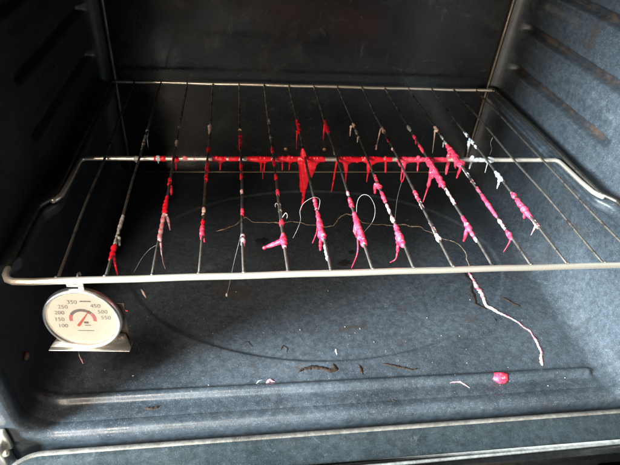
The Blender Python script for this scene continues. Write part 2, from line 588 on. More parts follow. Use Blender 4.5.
mp = [(-0.2955, 0.1155, -0.0012), (-0.2925, 0.1195, -0.0013), (-0.2900, 0.126, -0.0015), (-0.2895, 0.15, -0.003), (-0.2895, RYM - 0.012, ZMID), (-0.2888, RYM - 0.004, ZMID), (-0.2850, RYM, ZMID)]
mp = mp + [(x / 100, RYM, ZMID) for x in range(-27, 28, 3)] + [(-a, b_, c) for a, b_, c in reversed(mp)]
tube(bm, mp, R_MID, 14)
R_(obj('middle_bar', bm, M['bar'], rack))
for i, x in enumerate(WX):
    bm = bmesh.new()
    ph = random.random() * 6
    tube(bm, [(x + 0.0005 * math.sin(k * 0.45 + ph), 0.0010 + (RYB - 0.0015) * k / 26, 0.0004 * math.sin(k * 0.6 + ph * 2) + 0.0001) for k in range(27)], R_WIRE, 8)
    # weld beads where the wire meets the bars
    for yy, rr in ((0.0022, 0.0021), (RYB - 0.001, 0.0017)):
        bmesh.ops.create_icosphere(bm, subdivisions=2, radius=rr, matrix=Matrix.Translation((x, yy, 0.0011)))
    R_(obj('wire', bm, M['wire'], rack))

# ================================================================== MELTED PLASTIC
ORD = ['', 'first', 'second', 'third', 'fourth', 'fifth', 'sixth', 'seventh', 'eighth', 'ninth', 'tenth', 'eleventh', 'twelfth', 'thirteenth', 'fourteenth', 'fifteenth']


def chain_jit(bm, pts, rad, jit=0.16, seg=10):
    """lumpy tube: resample, wobble the radius and the axis"""
    pts = [Vector(p) for p in pts]
    P, Q = [], []
    for a, c, r0, r1 in zip(pts, pts[1:], rad, rad[1:]):
        n = max(1, int((c - a).length / max(0.0009, min(r0, r1) * 0.8)))
        for k in range(n):
            t = k / n
            P.append(a.lerp(c, t))
            Q.append(r0 + (r1 - r0) * t)
    P.append(pts[-1])
    Q.append(rad[-1])
    ph = random.random() * 50
    PP, QQ = [], []
    for k, (p, r) in enumerate(zip(P, Q)):
        f = 1 + jit * 1.7 * noise.noise(Vector((ph, p.length * 420, k * 0.37)))
        off = Vector((noise.noise(Vector((ph + 9, k * 0.5, 0))), noise.noise(Vector((ph + 19, k * 0.5, 0))), noise.noise(Vector((ph + 29, k * 0.5, 0))))) * r * jit
        PP.append(p + off)
        QQ.append(r * f)
    if len(PP) > 1:
        tube(bm, PP, QQ, seg)


def melt(name, chains, tails, material, voxel=0.00042, jit=0.30):
    """chains fuse into one lumpy body; tails are the hair-thin ends"""
    bm = bmesh.new()
    for pts, rad in chains:
        chain_jit(bm, pts, rad, jit)
    bmesh.ops.recalc_face_normals(bm, faces=bm.faces)
    me = bpy.data.meshes.new(name)
    bm.to_mesh(me)
    bm.free()
    o = bpy.data.objects.new(name, me)
    COL.objects.link(o)
    md = o.modifiers.new('r', 'REMESH')
    md.mode = 'VOXEL'
    md.voxel_size = voxel
    sm = o.modifiers.new('s', 'SMOOTH')
    sm.factor = 0.5
    sm.iterations = 3
    dg = bpy.context.evaluated_depsgraph_get()
    me2 = bpy.data.meshes.new_from_object(o.evaluated_get(dg))
    o.modifiers.clear()
    bm = bmesh.new()
    bm.from_mesh(me2)
    for pts, rad in tails:
        tube(bm, pts, rad, 6)
    o.data = bpy.data.meshes.new(name)
    bm.to_mesh(o.data)
    bm.free()
    bpy.data.meshes.remove(me)
    bpy.data.meshes.remove(me2)
    o.data.materials.append(material)
    o.data.polygons.foreach_set('use_smooth', [True] * len(o.data.polygons))
    return o


def drip_path(y, pts, w):
    """pixel polyline in the upright plane at depth y, with pixel widths -> points, radii"""
    P = [on(u, v, 1, y) for u, v in pts]
    return P, [max(0.00022, q / 2 / ppm(p)) for p, q in zip(P, w)]


def put_drips(y, drips):
    ch, tl = [], []
    for d in drips:
        pts, ws = d
        P, Rr = drip_path(y, pts, ws)
        thick = [k for k in range(len(P)) if Rr[k] > 0.00085]
        n = len(thick)
        if n >= 2:
            ch.append((P[:n], Rr[:n]))
        elif n == 1:
            ch.append(([P[0], P[0].lerp(P[1], 0.35)], [Rr[0], max(0.0007, Rr[0] * 0.65)]))
        if n < len(P):
            s = max(0, n - 1)
            base = P[s:]
            rb = [min(r, 0.0012) for r in Rr[s:]]
            sp = smooth_path(base, 5) if len(base) > 1 else base
            if len(sp) > 1:
                rr = []
                for k in range(len(sp)):
                    t = k / (len(sp) - 1) * (len(rb) - 1)
                    a = min(int(t), len(rb) - 2)
                    rr.append(rb[a] + (rb[a + 1] - rb[a]) * (t - a))
                tl.append((sp, rr))
    return ch, tl


def wire_y(i, v):
    """depth at which wire i (1-15) crosses image row v"""
    x = WX[i - 1]
    lo, hi = -0.01, 0.45
    for _ in range(40):
        m_ = (lo + hi) / 2
        q = Vector((x, m_, 0)) - CAM
        row = 232.5 + F_PX * q.dot(DOWN) / q.dot(FWD)
        if row > v:
            lo = m_
        else:
            hi = m_
    return (lo + hi) / 2


COLOUR = {'red': 'red', 'pink': 'pink', 'blush': 'pale pink', 'white': 'white', 'grey': 'greyish white', 'tan': 'tan and pink'}
# wire, colour, [(row, width px) along the wire, back to front], [drips: (pixel points, widths)]
CL = [
    (2, 'grey', [(128, 2.6), (131, 2.2)], [(((148, 131), (147.5, 137)), (1.2, 0.5))]),
    (2, 'grey', [(135.5, 2.6), (140, 2.2), (147, 2.4), (150, 1.8)], [(((147, 137), (148.3, 148)), (1.0, 0.5))]),
    (2, 'grey', [(216, 3.0), (222, 4.6), (228, 4.6), (236, 4.4), (244, 5.0)], [(((119, 238), (119.5, 245)), (3.2, 2.4))]),
    (2, 'red', [(246, 5.4), (252, 5.8), (258, 5.0), (260, 3.5)], [(((113.5, 254), (115.5, 266), (117.5, 275)), (3.4, 2.4, 1.2))]),
    (3, 'grey', [(125.5, 1.6), (129, 1.9)], []),
    (3, 'tan', [(141, 1.6), (147, 2.2)], []),
    (3, 'red', [(179, 3.8), (182, 4.6), (185, 3.6)], [(((171, 186), (171.3, 192), (171.2, 195)), (2.6, 2.4, 1.0))]),
    (3, 'red', [(197, 3.6), (203, 4.4), (209, 5.4), (213, 5.4)], []),
    (3, 'blush', [(214, 5.0), (221, 5.2), (229, 4.4), (236, 5.6), (241, 5.4)], [(((166.5, 215), (168.6, 222), (170, 230)), (3.2, 2.4, 1.0)), (((160.5, 240), (161.2, 248), (161.6, 255)), (2.8, 2.4, 1.0)), (((161.5, 252), (163, 262), (165.3, 269)), (0.8, 0.5, 0.4))]),
    (4, 'tan', [(124.5, 3.0), (127, 4.2), (130, 3.2), (134, 2.2)], []),
    (4, 'red', [(148, 2.8), (150, 3.8), (153, 3.0)], []),
    (4, 'red', [(160, 3.0), (166, 3.6), (173, 4.2), (180, 3.8), (183, 2.4)], []),
    (4, 'tan', [(208.5, 2.6), (211, 3.6), (215, 2.6)], []),
    (4, 'red', [(220, 3.4), (222.5, 4.2), (225, 3.6)], []),
    (4, 'pink', [(226.5, 4.2), (231, 5.4), (236, 5.0), (239, 3.6)], [(((203.5, 236), (204.6, 242)), (2.2, 1.4))]),
    (5, 'tan', [(129, 3.0), (131, 3.4)], []),
    (5, 'red', [(134, 3.0), (139, 3.8), (144, 3.2), (149, 3.6)], []),
    (5, 'red', [(162, 2.6), (166, 3.4), (170, 2.6)], []),
    (5, 'red', [(174, 3.4), (177, 3.8), (179, 3.0)], []),
    (5, 'blush', [(190, 1.8), (194, 2.2)], []),
    (5, 'pink', [(209.5, 3.4), (213, 4.4), (216, 3.6)], []),
    (5, 'blush', [(234, 3.4), (239, 5.2), (244, 5.0), (246, 3.4)], []),
    (6, 'white', [(120, 3.6), (122, 4.0), (124, 3.0)], []),
    (6, 'grey', [(130, 2.4), (132, 2.4)], []),
    (6, 'grey', [(135, 3.2), (137.5, 3.8), (139, 2.6)], []),
    (6, 'red', [(147, 2.4), (152, 3.2)], []),
    (6, 'red', [(160, 3.4), (163, 3.8), (166, 2.8)], []),
    (6, 'red', [(175, 2.8), (178, 3.6), (180, 2.8)], []),
    (6, 'pink', [(190, 3.4), (193, 4.4), (196, 3.8)], []),
    (6, 'grey', [(203.5, 2.4), (210, 3.2), (217, 3.2)], [(((278.5, 205), (276.6, 203.2), (275.2, 205), (275.4, 207)), (0.9, 0.9, 0.8, 0.6)), (((282, 218), (285.6, 213), (287.4, 215.5), (286.6, 219)), (0.8, 0.8, 0.8, 0.5))]),
    (6, 'pink', [(220, 4.0), (223, 6.0), (226, 4.2)], []),
    (6, 'pink', [(233, 4.0), (238, 6.4), (243, 6.6), (247, 4.2)], [(((284.5, 240), (276, 243.5), (269, 246), (263.8, 248)), (7.6, 5.2, 4.0, 3.2))]),
    (7, 'red', [(120, 2.4), (125, 3.6), (130, 3.6), (133, 2.4)], [(((297, 131), (296.6, 140), (296.4, 149)), (2.0, 1.1, 0.6))]),
    (7, 'pink', [(198, 3.0), (203, 4.6), (209, 4.0)], []),
    (7, 'pink', [(212, 3.6), (217, 6.0), (226, 6.6), (234, 6.8), (239, 5.6)], [(((317.5, 219), (317, 231), (312.5, 243)), (1.8, 1.4, 0.8)), (((319.6, 232), (320.6, 242), (320.4, 250)), (4.0, 3.6, 2.0))]),
    (7, 'white', [(246, 3.0), (252, 5.0), (257, 5.2), (260, 3.2)], []),
    (8, 'red', [(121, 2.8), (125, 3.2), (130, 5.0), (132.5, 3.2)], [(((324.4, 125), (323.6, 133), (323, 141)), (2.4, 2.2, 1.2))]),
    (8, 'grey', [(151, 2.2), (154, 2.6)], []),
    (8, 'blush', [(192, 2.2), (196, 2.8)], []),
    (8, 'pink', [(199, 3.8), (203, 5.2), (207, 4.4)], []),
    (8, 'pink', [(213, 4.4), (219, 6.0), (228, 6.8), (237, 7.4), (244, 6.8)], [(((356, 223), (355.8, 231), (356.4, 237)), (4.4, 4.6, 2.4)), (((357.4, 233), (357.6, 252), (351.5, 268)), (1.8, 1.4, 0.8))]),
    (9, 'tan', [(124, 3.2), (126.5, 3.0)], [(((351, 126), (350.3, 131), (350, 136)), (2.2, 1.6, 0.8))]),
    (9, 'grey', [(130, 2.0), (132, 2.6), (134, 2.0)], []),
    (9, 'grey', [(135.5, 2.6), (137.5, 3.4)], [(((357.6, 137), (357.4, 142)), (2.2, 1.2))]),
    (9, 'pink', [(176, 2.6), (178, 3.4), (182, 2.6)], []),
    (9, 'pink', [(184, 4.0), (187, 5.6), (189, 3.6)], [(((375.4, 184), (375, 189), (374.8, 193)), (3.4, 3.2, 2.4))]),
    (9, 'pink', [(192.5, 3.4), (197, 4.6), (202, 4.4)], []),
    (9, 'blush', [(205, 2.8), (209, 3.0), (213, 2.6)], []),
    (9, 'blush', [(216.5, 4.4), (219, 5.6), (222, 4.6)], []),
    (9, 'pink', [(224, 3.6), (230, 5.4), (238, 7.2), (245, 6.4)], [(((398.4, 236), (398, 246), (397.4, 252), (395.6, 259), (390, 262.5)), (6.0, 4.0, 2.2, 1.1, 0.6))]),
    (10, 'tan', [(127.5, 2.6), (131, 3.6), (133, 2.6)], [(((380.4, 129), (378.4, 138), (376.4, 146)), (1.6, 1.0, 1.2)), (((376.5, 145), (376.2, 149)), (2.0, 2.4))]),
    (10, 'pink', [(137, 2.0), (140, 3.0), (142, 2.2)], []),
    (10, 'blush', [(148, 2.0), (149.5, 2.8)], []),
    (10, 'pink', [(192, 3.8), (196, 5.2), (200, 4.0)], []),
    (10, 'blush', [(202, 3.6), (206, 4.4), (208, 3.2)], []),
    (10, 'blush', [(222, 2.6), (229, 3.6), (234, 3.0)], []),
    (10, 'white', [(235, 4.0), (238.5, 6.0), (241, 4.4)], []),
    (11, 'white', [(126, 3.6), (128.5, 4.2), (131, 3.2)], []),
    (11, 'pink', [(135.5, 3.0), (138, 3.6)], [(((415.6, 140), (415.8, 144)), (1.6, 0.8))]),
    (11, 'pink', [(145, 3.0), (149, 4.0), (152, 3.0)], []),
    (11, 'pink', [(159, 5.6), (166, 7.0), (174, 6.6), (181, 6.4), (187, 4.6)], [(((432, 166), (430.5, 177), (428, 187), (423, 202)), (5.0, 4.2, 2.8, 0.8)), (((433, 172), (432.6, 178)), (3.4, 1.6)), (((441, 181), (439.6, 186.5)), (4.0, 2.4))]),
    (11, 'blush', [(188.5, 3.0), (191, 3.2), (196, 2.8), (200, 3.2), (204, 3.0)], []),
    (11, 'pink', [(217, 3.0), (223, 5.6), (231, 6.2), (237, 5.0)], [(((467.6, 227), (465.8, 234), (463.8, 241)), (4.6, 3.4, 2.4))]),
    (11, 'white', [(238, 4.4), (241, 4.6)], []),
    (12, 'tan', [(127, 2.8), (129, 4.2), (131, 3.0)], [(((435, 130), (434, 140), (432.4, 153)), (2.0, 1.0, 0.5))]),
    (12, 'grey', [(136, 1.8), (139, 2.0)], []),
    (12, 'grey', [(141, 2.6), (144, 2.8)], [(((443.6, 143), (443, 147)), (2.2, 1.2))]),
    (12, 'pink', [(145.5, 4.4), (151, 7.0), (157, 8.6), (163, 7.0), (167, 5.0)], [(((449, 155), (447.4, 166), (446, 174)), (5.4, 3.4, 1.6)), (((455, 157), (455.4, 168)), (3.6, 1.8)), (((461.6, 163), (459.6, 170), (456.6, 178)), (5.4, 3.8, 1.6)), (((450, 152), (450, 157)), (5, 5))]),
    (12, 'white', [(168.5, 3.0), (171, 4.0), (175, 3.6), (177, 2.6)], []),
    (12, 'blush', [(179, 1.9), (185, 1.8)], []),
    (12, 'pink', [(188, 3.0), (190.5, 4.0), (193, 3.0)], []),
    (12, 'pink', [(195, 3.2), (199, 4.4), (204, 4.6), (210, 4.0), (216, 4.4), (217, 3.2)], []),
    (12, 'blush', [(220, 2.6), (224, 4.0), (229, 4.0)], []),
    (12, 'pink', [(231, 4.0), (235, 5.4), (239, 4.6)], [(((511.4, 236), (509, 243), (503.5, 252)), (2.4, 1.4, 0.6))]),
    (13, 'white', [(131, 2.6), (134, 3.6), (136.5, 2.4)], []),
    (13, 'white', [(139, 3.6), (142, 4.4), (144, 3.2)], [(((469, 142), (468.4, 147), (467.6, 152)), (3.2, 2.0, 0.8))]),
    (13, 'white', [(146, 3.0), (147.6, 3.6)], []),
    (13, 'white', [(172, 3.6), (175, 5.0), (179, 4.4), (181, 3.0)], [(((499.6, 178), (498.4, 184), (497, 188.5)), (3.2, 2.4, 1.0)), (((501, 178), (504, 182.5), (506.8, 187)), (3.4, 2.6, 1.4))]),
    (13, 'pink', [(192.5, 3.6), (195, 5.8), (197.5, 3.6)], []),
    (13, 'pink', [(199, 4.4), (206, 6.4), (213, 6.0), (218, 4.4)], [(((526, 209), (524, 218)), (4.8, 2.2))]),
    (13, 'blush', [(219, 3.8), (223, 4.2), (227, 5.0)], [(((536, 225), (533.6, 230), (531, 235)), (2.6, 1.6, 0.7))]),
    (14, 'grey', [(221, 3.0), (223, 3.4)], []),
]
byw = {}
for k, c in enumerate(CL):
    byw.setdefault(c[0], []).append(k)
GROUP = 'melted plastic clumps on the rack wires'
for k, (i, colr, rows, drips) in enumerate(CL):
    x = WX[i - 1]
    P, Rr = [], []
    for v, wpx in rows:
        y = wire_y(i, v)
        p = Vector((x, y, 0))
        r = max(0.0016, wpx / 2 / ppm(p) * (0.80 if colr in ('blush', 'white', 'grey') else 0.92))
        p.z -= (r - R_WIRE) * 0.35
        P.append(p)
        Rr.append(r)
    ym = sum(p.y for p in P) / len(P)
    ch, tl = [(P, Rr)], []
    for d in drips:
        (u, v) = d[0][0]
        y = wire_y(i, v) if rows[0][0] - 3 <= v <= rows[-1][0] + 8 else ym
        a, c = put_drips(y, [d])
        ch += a
        tl += c
    o = melt('melted_plastic', ch, tl, M['char' if (i == 14) else colr])
    pos = len(byw[i]) - byw[i].index(k)
    big = 'dripping clump' if drips else 'clump'
    if i == 14:
        tag(o, 'small black charred speck on the fourteenth thin rack wire from the left', 'burnt speck')
    else:
        tag(o, f'{COLOUR[colr]} melted plastic {big} on {ORD[i]} wire from left, {ORD[pos]} from front', 'melted plastic', GROUP)

# coats and drips on the thick middle bar: [(u0, u1, width)], drips in pixels, label
BAR = [
    ('grey', [(134, 4.6), (138, 5.6)], [(((136.2, 157), (136.6, 162)), (4.0, 2.0))], 'cream blob on the middle rack bar just left of the second wire'),
    ('red', [(154, 4.6), (160, 4.8), (165, 4.4)], [(((163, 157), (163.6, 161)), (3.4, 1.8))], 'thin red smear on the middle rack bar between second and third wires'),
    ('white', [(156, 3.8), (159.5, 3.8)], [(((158, 157), (158.4, 163)), (4.2, 1.0))], 'short cream drip under the middle rack bar left of the third wire'),
    ('red', [(172, 5.0), (175.5, 7.0), (179, 5.2)], [(((172.5, 157), (171.8, 166), (171.2, 176)), (1.4, 0.9, 0.8)), (((176, 158), (176, 170)), (1.2, 0.6))], 'red blob where the middle rack bar meets the third wire'),
    ('blush', [(183, 4.6), (189, 5.0), (195, 4.8)], [(((184.5, 157), (184.6, 160)), (4.0, 2.4))], 'pale pink smear on the middle rack bar between third and fourth wires'),
    ('red', [(213, 5.0), (217, 6.2), (222, 6.0), (227, 4.8)], [(((220.5, 156), (220.3, 163), (220, 170)), (6.4, 3.0, 1.0)), (((216.5, 157), (219, 161)), (4, 3.0))], 'red coat with one pointed drip on middle bar between fourth and fifth wires'),
    ('red', [(229, 4.8), (235, 5.0), (239, 5.0)], [], 'red smear on the middle rack bar touching the fifth wire'),
    ('red', [(247, 4.8), (255, 5.6), (262, 6.4), (268, 5.6), (271, 4.6)], [(((260.5, 156), (261, 163), (260.6, 171)), (6.0, 2.6, 1.0)), (((265, 156), (264.6, 163), (264, 172)), (5.4, 2.4, 0.9)), (((262.5, 168), (262.8, 179)), (0.7, 0.5))], 'red coat with twin drips on middle bar between fifth and sixth wires'),
    ('red', [(277, 5.2), (284, 5.6), (292, 5.6), (297, 5.2)], [(((282.5, 157), (282.4, 163), (282.2, 170)), (3.4, 2.0, 1.0)), (((289, 157), (289.6, 163), (289, 170)), (4.4, 2.2, 1.0)), (((292.5, 157), (291, 163)), (3.0, 1.2))], 'red coat with two short drips on bar just right of the sixth wire'),
    ('red', [(299, 6), (303, 8), (308, 8), (313, 7), (319, 6), (324.5, 5)],
     [(((302.5, 149), (303.5, 156)), (3.2, 7)), (((301.5, 156), (302, 168), (303.5, 178), (304.5, 186), (303, 196), (301, 210)), (7, 7, 6.5, 5.0, 2.4, 0.8)), (((305, 156), (306, 170), (306.4, 180), (305.5, 188), (303, 203)), (8, 7, 5, 3, 1.0)),
      (((301.5, 176), (300.8, 186), (301, 192)), (4, 3, 1.4)), (((300, 158), (300.6, 176)), (4, 3)),
      (((310, 156), (311, 166), (311.6, 177)), (9, 7.5, 1.6)), (((315, 156), (314, 166), (312.4, 174)), (8, 5, 2)), (((318, 156), (315.5, 164)), (6, 4)), (((308, 158), (308.6, 166)), (7, 5))],
     'biggest red melted mass with long ragged drips hanging from the middle bar'),
    ('red', [(337, 5.2), (342, 6.0), (350, 6.4), (357, 6.0), (362, 5.0)], [(((344.5, 156), (345.5, 164), (346, 172), (345.6, 184)), (8.0, 5.2, 3.4, 0.8)), (((349, 157), (346.8, 164)), (6.0, 4.0)), (((357, 158), (357, 161)), (6.0, 4.4)), (((337.5, 158), (335.4, 168), (333.6, 180), (331.4, 191.5)), (3.0, 2.0, 2.2, 0.9))], 'red coat with a thick and a slanting drip between eighth and ninth wires'),
    ('red', [(365, 6.0), (370, 7.0), (377, 6.0), (384, 5.2), (388, 5.2), (392, 4.6)], [(((368, 156), (368.8, 164), (368, 172), (366.6, 182)), (7.6, 5.0, 3.0, 0.8)), (((373, 157), (370, 165)), (6.0, 4.0)), (((369.5, 164), (371, 168)), (4.0, 3.0)), (((385.5, 157), (385.6, 166), (385.4, 172)), (2.6, 2.2, 1.8))], 'red funnel shaped drip and coat on bar right of the ninth wire'),
    ('pink', [(397, 5.2), (404, 6.6), (411, 6.0), (418, 5.4), (425, 5.2)], [(((398.6, 160), (400.6, 165)), (4.6, 4.0)), (((406, 157), (404, 164), (403, 171)), (6.6, 4.8, 3.6)), (((402.2, 171), (401, 178), (401.6, 182)), (1.8, 1.2, 1.0)), (((404, 171), (404, 177), (402, 182)), (1.8, 1.2, 1.0)), (((418.4, 157), (418, 164), (417.4, 171)), (3.6, 2.2, 1.2))], 'pink red coat with looped drip on bar right of the tenth wire'),
    ('pink', [(428, 5.4), (436, 5.6), (443, 5.4), (448, 5)], [], 'pink red coat on bar between the eleventh and twelfth wires'),
    ('white', [(469.5, 3.6), (475, 5.0), (481, 4.2), (485, 3.2)], [(((472.5, 157), (471, 163), (469.4, 168.5)), (3.8, 2.4, 1.4))], 'white smear with one drip on middle bar left of the thirteenth wire'),
    ('white', [(487, 4.4), (490.5, 7.6), (494, 5.4)], [(((489, 158), (487, 165), (485, 172.5)), (3.0, 1.2, 0.7))], 'white blob where the middle rack bar meets the thirteenth wire'),
]
for colr, pts, drips, lab in BAR:
    P, Rr = [], []
    for u, wpx in pts:
        p = on(u, 156.0 + (u - 300) * 0.006, 1, RYM)
        p = Vector((p.x, RYM, ZMID))
        r = max(R_MID * 1.07, wpx / 2 / ppm(p) * 1.0)
        p.z -= (r - R_MID) * 0.3
        P.append(p)
        Rr.append(r)
    dd = []
    for pts_, ws_ in drips:                                     # wide drips start as a web of three strands under the bar
        if ws_[0] >= 5 and len(pts_) >= 2:
            (u0, v0), (u1, v1) = pts_[0], pts_[1]
            dd.append((((u0, v0 + 1.6),) + tuple(pts_[1:]), (4.2,) + tuple(ws_[1:])))
            for sg in (-0.75, -0.4, 0.4, 0.75):
                w1 = min(ws_[0] * 0.5, 3.2)
                dd.append((((u0 + sg * ws_[0], v0 + 1.4), (u0 + sg * ws_[0] * 0.5, v0 + 1.4 + 0.45 * (v1 - v0)), (u1, v1)), (w1 * 0.9, w1 * 0.8, w1 * 0.7)))
        else:
            dd.append((pts_, ws_))
    drips = dd
    a, c = put_drips(RYM - 0.0005, drips)
    tag(melt('melted_plastic', [(P, Rr)] + a, c, M[colr], jit=0.12), lab, 'melted plastic', 'melted plastic on the middle bar')

# hair-thin plastic threads
TH = [
    ('white', 0.0042, 0.8, [(318.5, 210), (320, 201), (318, 198), (313, 197.5), (304, 203), (300, 211), (300.6, 220), (297, 230), (293, 238)], wire_y(7, 210), 'thin white thread arching left off the seventh wire'),
    ('white', 0.0042, 0.8, [(356.5, 213), (356.8, 205), (359, 198), (364, 194.6), (370, 197), (374.6, 206), (374.6, 216), (371, 224), (364, 232)], wire_y(8, 213), 'thin white thread looping right of the eighth wire'),
    ('white', 0.004, 0.6, [(242.4, 226), (239.6, 240), (235, 258), (231, 276), (229, 286), (226.6, 295)], wire_y(5, 226), 'long straight pale thread hanging from the fifth wire past front bar'),
    ('white', 0.004, 0.5, [(402, 181), (399, 191), (396.6, 203), (395, 219)], RYM, 'faint straight thread hanging below the looped drip beside the tenth wire'),
    ('grey', 0.004, 0.5, [(492.6, 137.6), (490.5, 143), (491.6, 149), (489.6, 155)], wire_y(14, 137.6), 'faint thread beside the fourteenth wire behind the middle bar'),
    ('grey', 0.004, 0.5, [(158.6, 244), (150, 249), (142, 258), (134, 272)], wire_y(3, 244), 'faint thread sagging left of the third wire near the front'),
]
for colr, _, wd, pts, y, lab in TH:
    P = smooth_path([on(u, v, 1, y - 0.0016 * k) for k, (u, v) in enumerate(pts)], 6)
    bm = bmesh.new()
    tube(bm, P, [wd * 0.31 / ppm(p) * (1 - 0.35 * k / len(P)) for k, p in enumerate(P)], 6)
    if 'fifth wire past' in lab:
        bmesh.ops.create_icosphere(bm, subdivisions=2, radius=0.0011, matrix=Matrix.Translation(P[-1]) @ Matrix.Diagonal((1, 0.8, 2.4, 1)))
    tag(obj('plastic_thread', bm, M['thread']), lab, 'plastic thread', 'hair thin plastic threads')


# ================================================================== RESIDUE ON THE OVEN FLOOR
def fl(u, v, lift=0.0):
    p = on(u, v, 2, ZF)
    for _ in range(4):
        p = on(u, v, 2, floor_h(p.x, p.y) + lift)
    return p


def trail(name, px, width, material, lab, cat, jag=0.0, high=0.0011):
    """a flat, ragged-edged ribbon of residue lying on the floor"""
    pts = []
    for (u0, v0), (u1, v1) in zip(px, px[1:]):
        n = max(2, int(math.hypot(u1 - u0, v1 - v0) / 0.8))
        for k in range(n):
            t = k / n
            pts.append((u0 + (u1 - u0) * t, v0 + (v1 - v0) * t))
    pts.append(px[-1])
    ph = random.random() * 40
    P, Rr = [], []
    for k, (u, v) in enumerate(pts):
        u += jag * noise.noise(Vector((ph, k * 0.09, 0))) + 0.18 * jag * noise.noise(Vector((ph, k * 0.6, 5)))
        v += jag * 0.7 * noise.noise(Vector((ph + 7, k * 0.09, 0)))
        p = fl(u, v)
        t = k / (len(pts) - 1) * (len(width) - 1)
        a = min(int(t), len(width) - 2)
        wv = width[a] + (width[a + 1] - width[a]) * (t - a)
        P.append(p)
        Rr.append(wv / 2 / ppm(p))
    bm = bmesh.new()
    rows = []
    for k, p in enumerate(P):
        t = P[min(k + 2, len(P) - 1)] - P[max(k - 2, 0)]
        t.z = 0
        t.normalize()
        nrm = Vector((-t.y, t.x, 0))
        e = math.sin(math.pi / 2 * min(1, min(k, len(P) - 1 - k) / 3 * 0.5 + 0.12))
        row = []
        lr = [max(0.00022, Rr[k] * 1.05 * e * (1 + 0.6 * noise.noise(Vector((ph + 11 * m_, k * 0.45, 0))))) for m_ in (1, 2)]
        h = min(high, 0.5 * (lr[0] + lr[1]) * 0.7) * (1 + 0.5 * noise.noise(Vector((ph, 3, k * 0.5))))
        for f, hh in ((-1, -0.0003), (-0.75, 0.55), (0, 1), (0.75, 0.6), (1, -0.0003)):
            q = p + nrm * f * (lr[0] if f < 0 else lr[1])
            row.append(bm.verts.new((q.x, q.y, floor_h(q.x, q.y) + (hh if hh < 0 else hh * h))))
        rows.append(row)
    for a, c in zip(rows, rows[1:]):
        for m_ in range(4):
            bm.faces.new((a[m_], a[m_ + 1], c[m_ + 1], c[m_]))
    return tag(obj(name, bm, material), lab, cat)


trail('plastic_trail', [(216, 231), (226, 229), (236, 224), (244, 218), (252, 221), (262, 223), (279, 222.5), (292, 221.5), (312, 225), (326, 227), (333, 226), (338, 219), (346, 214), (355, 215), (362, 222), (372, 224), (392, 225.5), (404, 224.5), (418, 227), (432, 233), (443, 239), (455, 242), (463, 249), (468, 262), (470, 272)],
      [1.6, 1.8, 0.8, 1.6, 1.0, 0.7, 1.6, 0.8, 0.7, 1.8, 1.0, 0.8, 1.0, 1.0], M['cream'], 'thin wavering cream crack of residue across the oven floor below the rack', 'residue', 2.2)
trail('plastic_trail', [(469, 272), (473, 282), (480, 290), (484, 300), (486, 306), (492, 309), (504, 315), (518, 322), (528, 330), (536, 340), (541, 352), (542, 366)],
      [1.6, 5.2, 5.0, 3.4, 4.2, 2.2, 1.8, 1.8, 2.0, 2.6, 2.4, 4.6], M['trickle'], 'pink and white trickle of melted plastic curving across the right floor', 'melted plastic', 1.4)
trail('charred_crust', [(464, 272), (471, 282), (471, 290), (475, 298), (476, 304), (483, 308), (488, 310)], [3, 5, 2.4, 4.5, 3, 3.4, 2], M['char'], 'black charred crust running beside the pink trickle on the floor', 'burnt crust', 3)
trail('charred_crust', [(495, 318), (496.5, 322)], [3, 2.6], M['char'], 'small black charred lump just below the pink trickle', 'burnt crust', 1)
trail('charred_crust', [(500, 297), (511, 302), (522, 308)], [1.4, 2.6, 1.4], M['brown'], 'short dark streak on the floor to the right of the pink trickle', 'burnt crust', 2)
trail('charred_crust', [(383, 363), (396, 366), (413, 370), (421, 369)], [1.4, 3.0, 2.0, 1.4], M['brown'], 'thin brown scorch streak behind the floor bead, right of centre', 'burnt crust', 3)
trail('charred_crust', [(298, 373), (304, 369), (312, 367), (322, 368), (331, 371), (336, 369), (333, 363)], [2.4, 3.0, 5.0, 4.0, 4.0, 6.0, 2.0], M['brown'], 'brown hooked scorch mark on the floor behind the bead at centre', 'burnt crust', 2)
trail('charred_crust', [(358, 364), (361, 370), (363, 375)], [1.4, 3.4, 2.4], M['brown'], 'short brown scorch mark just right of the hooked one', 'burnt crust', 1.2)
trail('charred_crust', [(243, 343), (248, 342), (253, 347)], [1.2, 1.4, 1.0], M['char'], 'tiny black curl on the floor at the oval line, left of centre', 'burnt crust', 1)
trail('charred_crust', [(280, 351), (283, 346), (287, 348), (287, 353)], [1.2, 1.6, 1.2, 1.0], M['brown'], 'tiny brown arch shaped mark on the oval line at centre', 'burnt crust', 1)
trail('charred_crust', [(143, 408), (152, 409), (160, 406)], [2.0, 3.4, 2.0], M['brown'], 'rust brown smudge on the front floor strip at left', 'burnt crust', 1.5)
trail('charred_crust', [(588, 300), (598, 310), (604, 320)], [1.6, 3.4, 4.6], M['brown'], 'brown scrape low on the right where floor meets wall', 'burnt crust', 1.5)
trail('charred_crust', [(392, 400), (396, 401)], [2.6, 2.2], M['char'], 'small black crumb on the front floor strip right of centre', 'burnt crust', 1)
trail('plastic_thread', [(78, 349), (80, 357), (83, 364)], [1.6, 1.2, 1.6], M['blush'], 'short purple pink thread lying on the floor under the thermometer', 'plastic thread', 0.6)
trail('plastic_bit', [(119, 310), (124, 310), (128, 311)], [0.8, 1.4, 3.2], M['pink'], 'tiny pink plastic bit showing just right of the thermometer dial', 'plastic bit', 0.4)
trail('plastic_bit', [(141, 289), (144, 294), (146, 298)], [2.0, 2.4, 1.0], M['tan'], 'small rusty pink plastic bit on the floor right of the thermometer', 'plastic bit', 0.6)

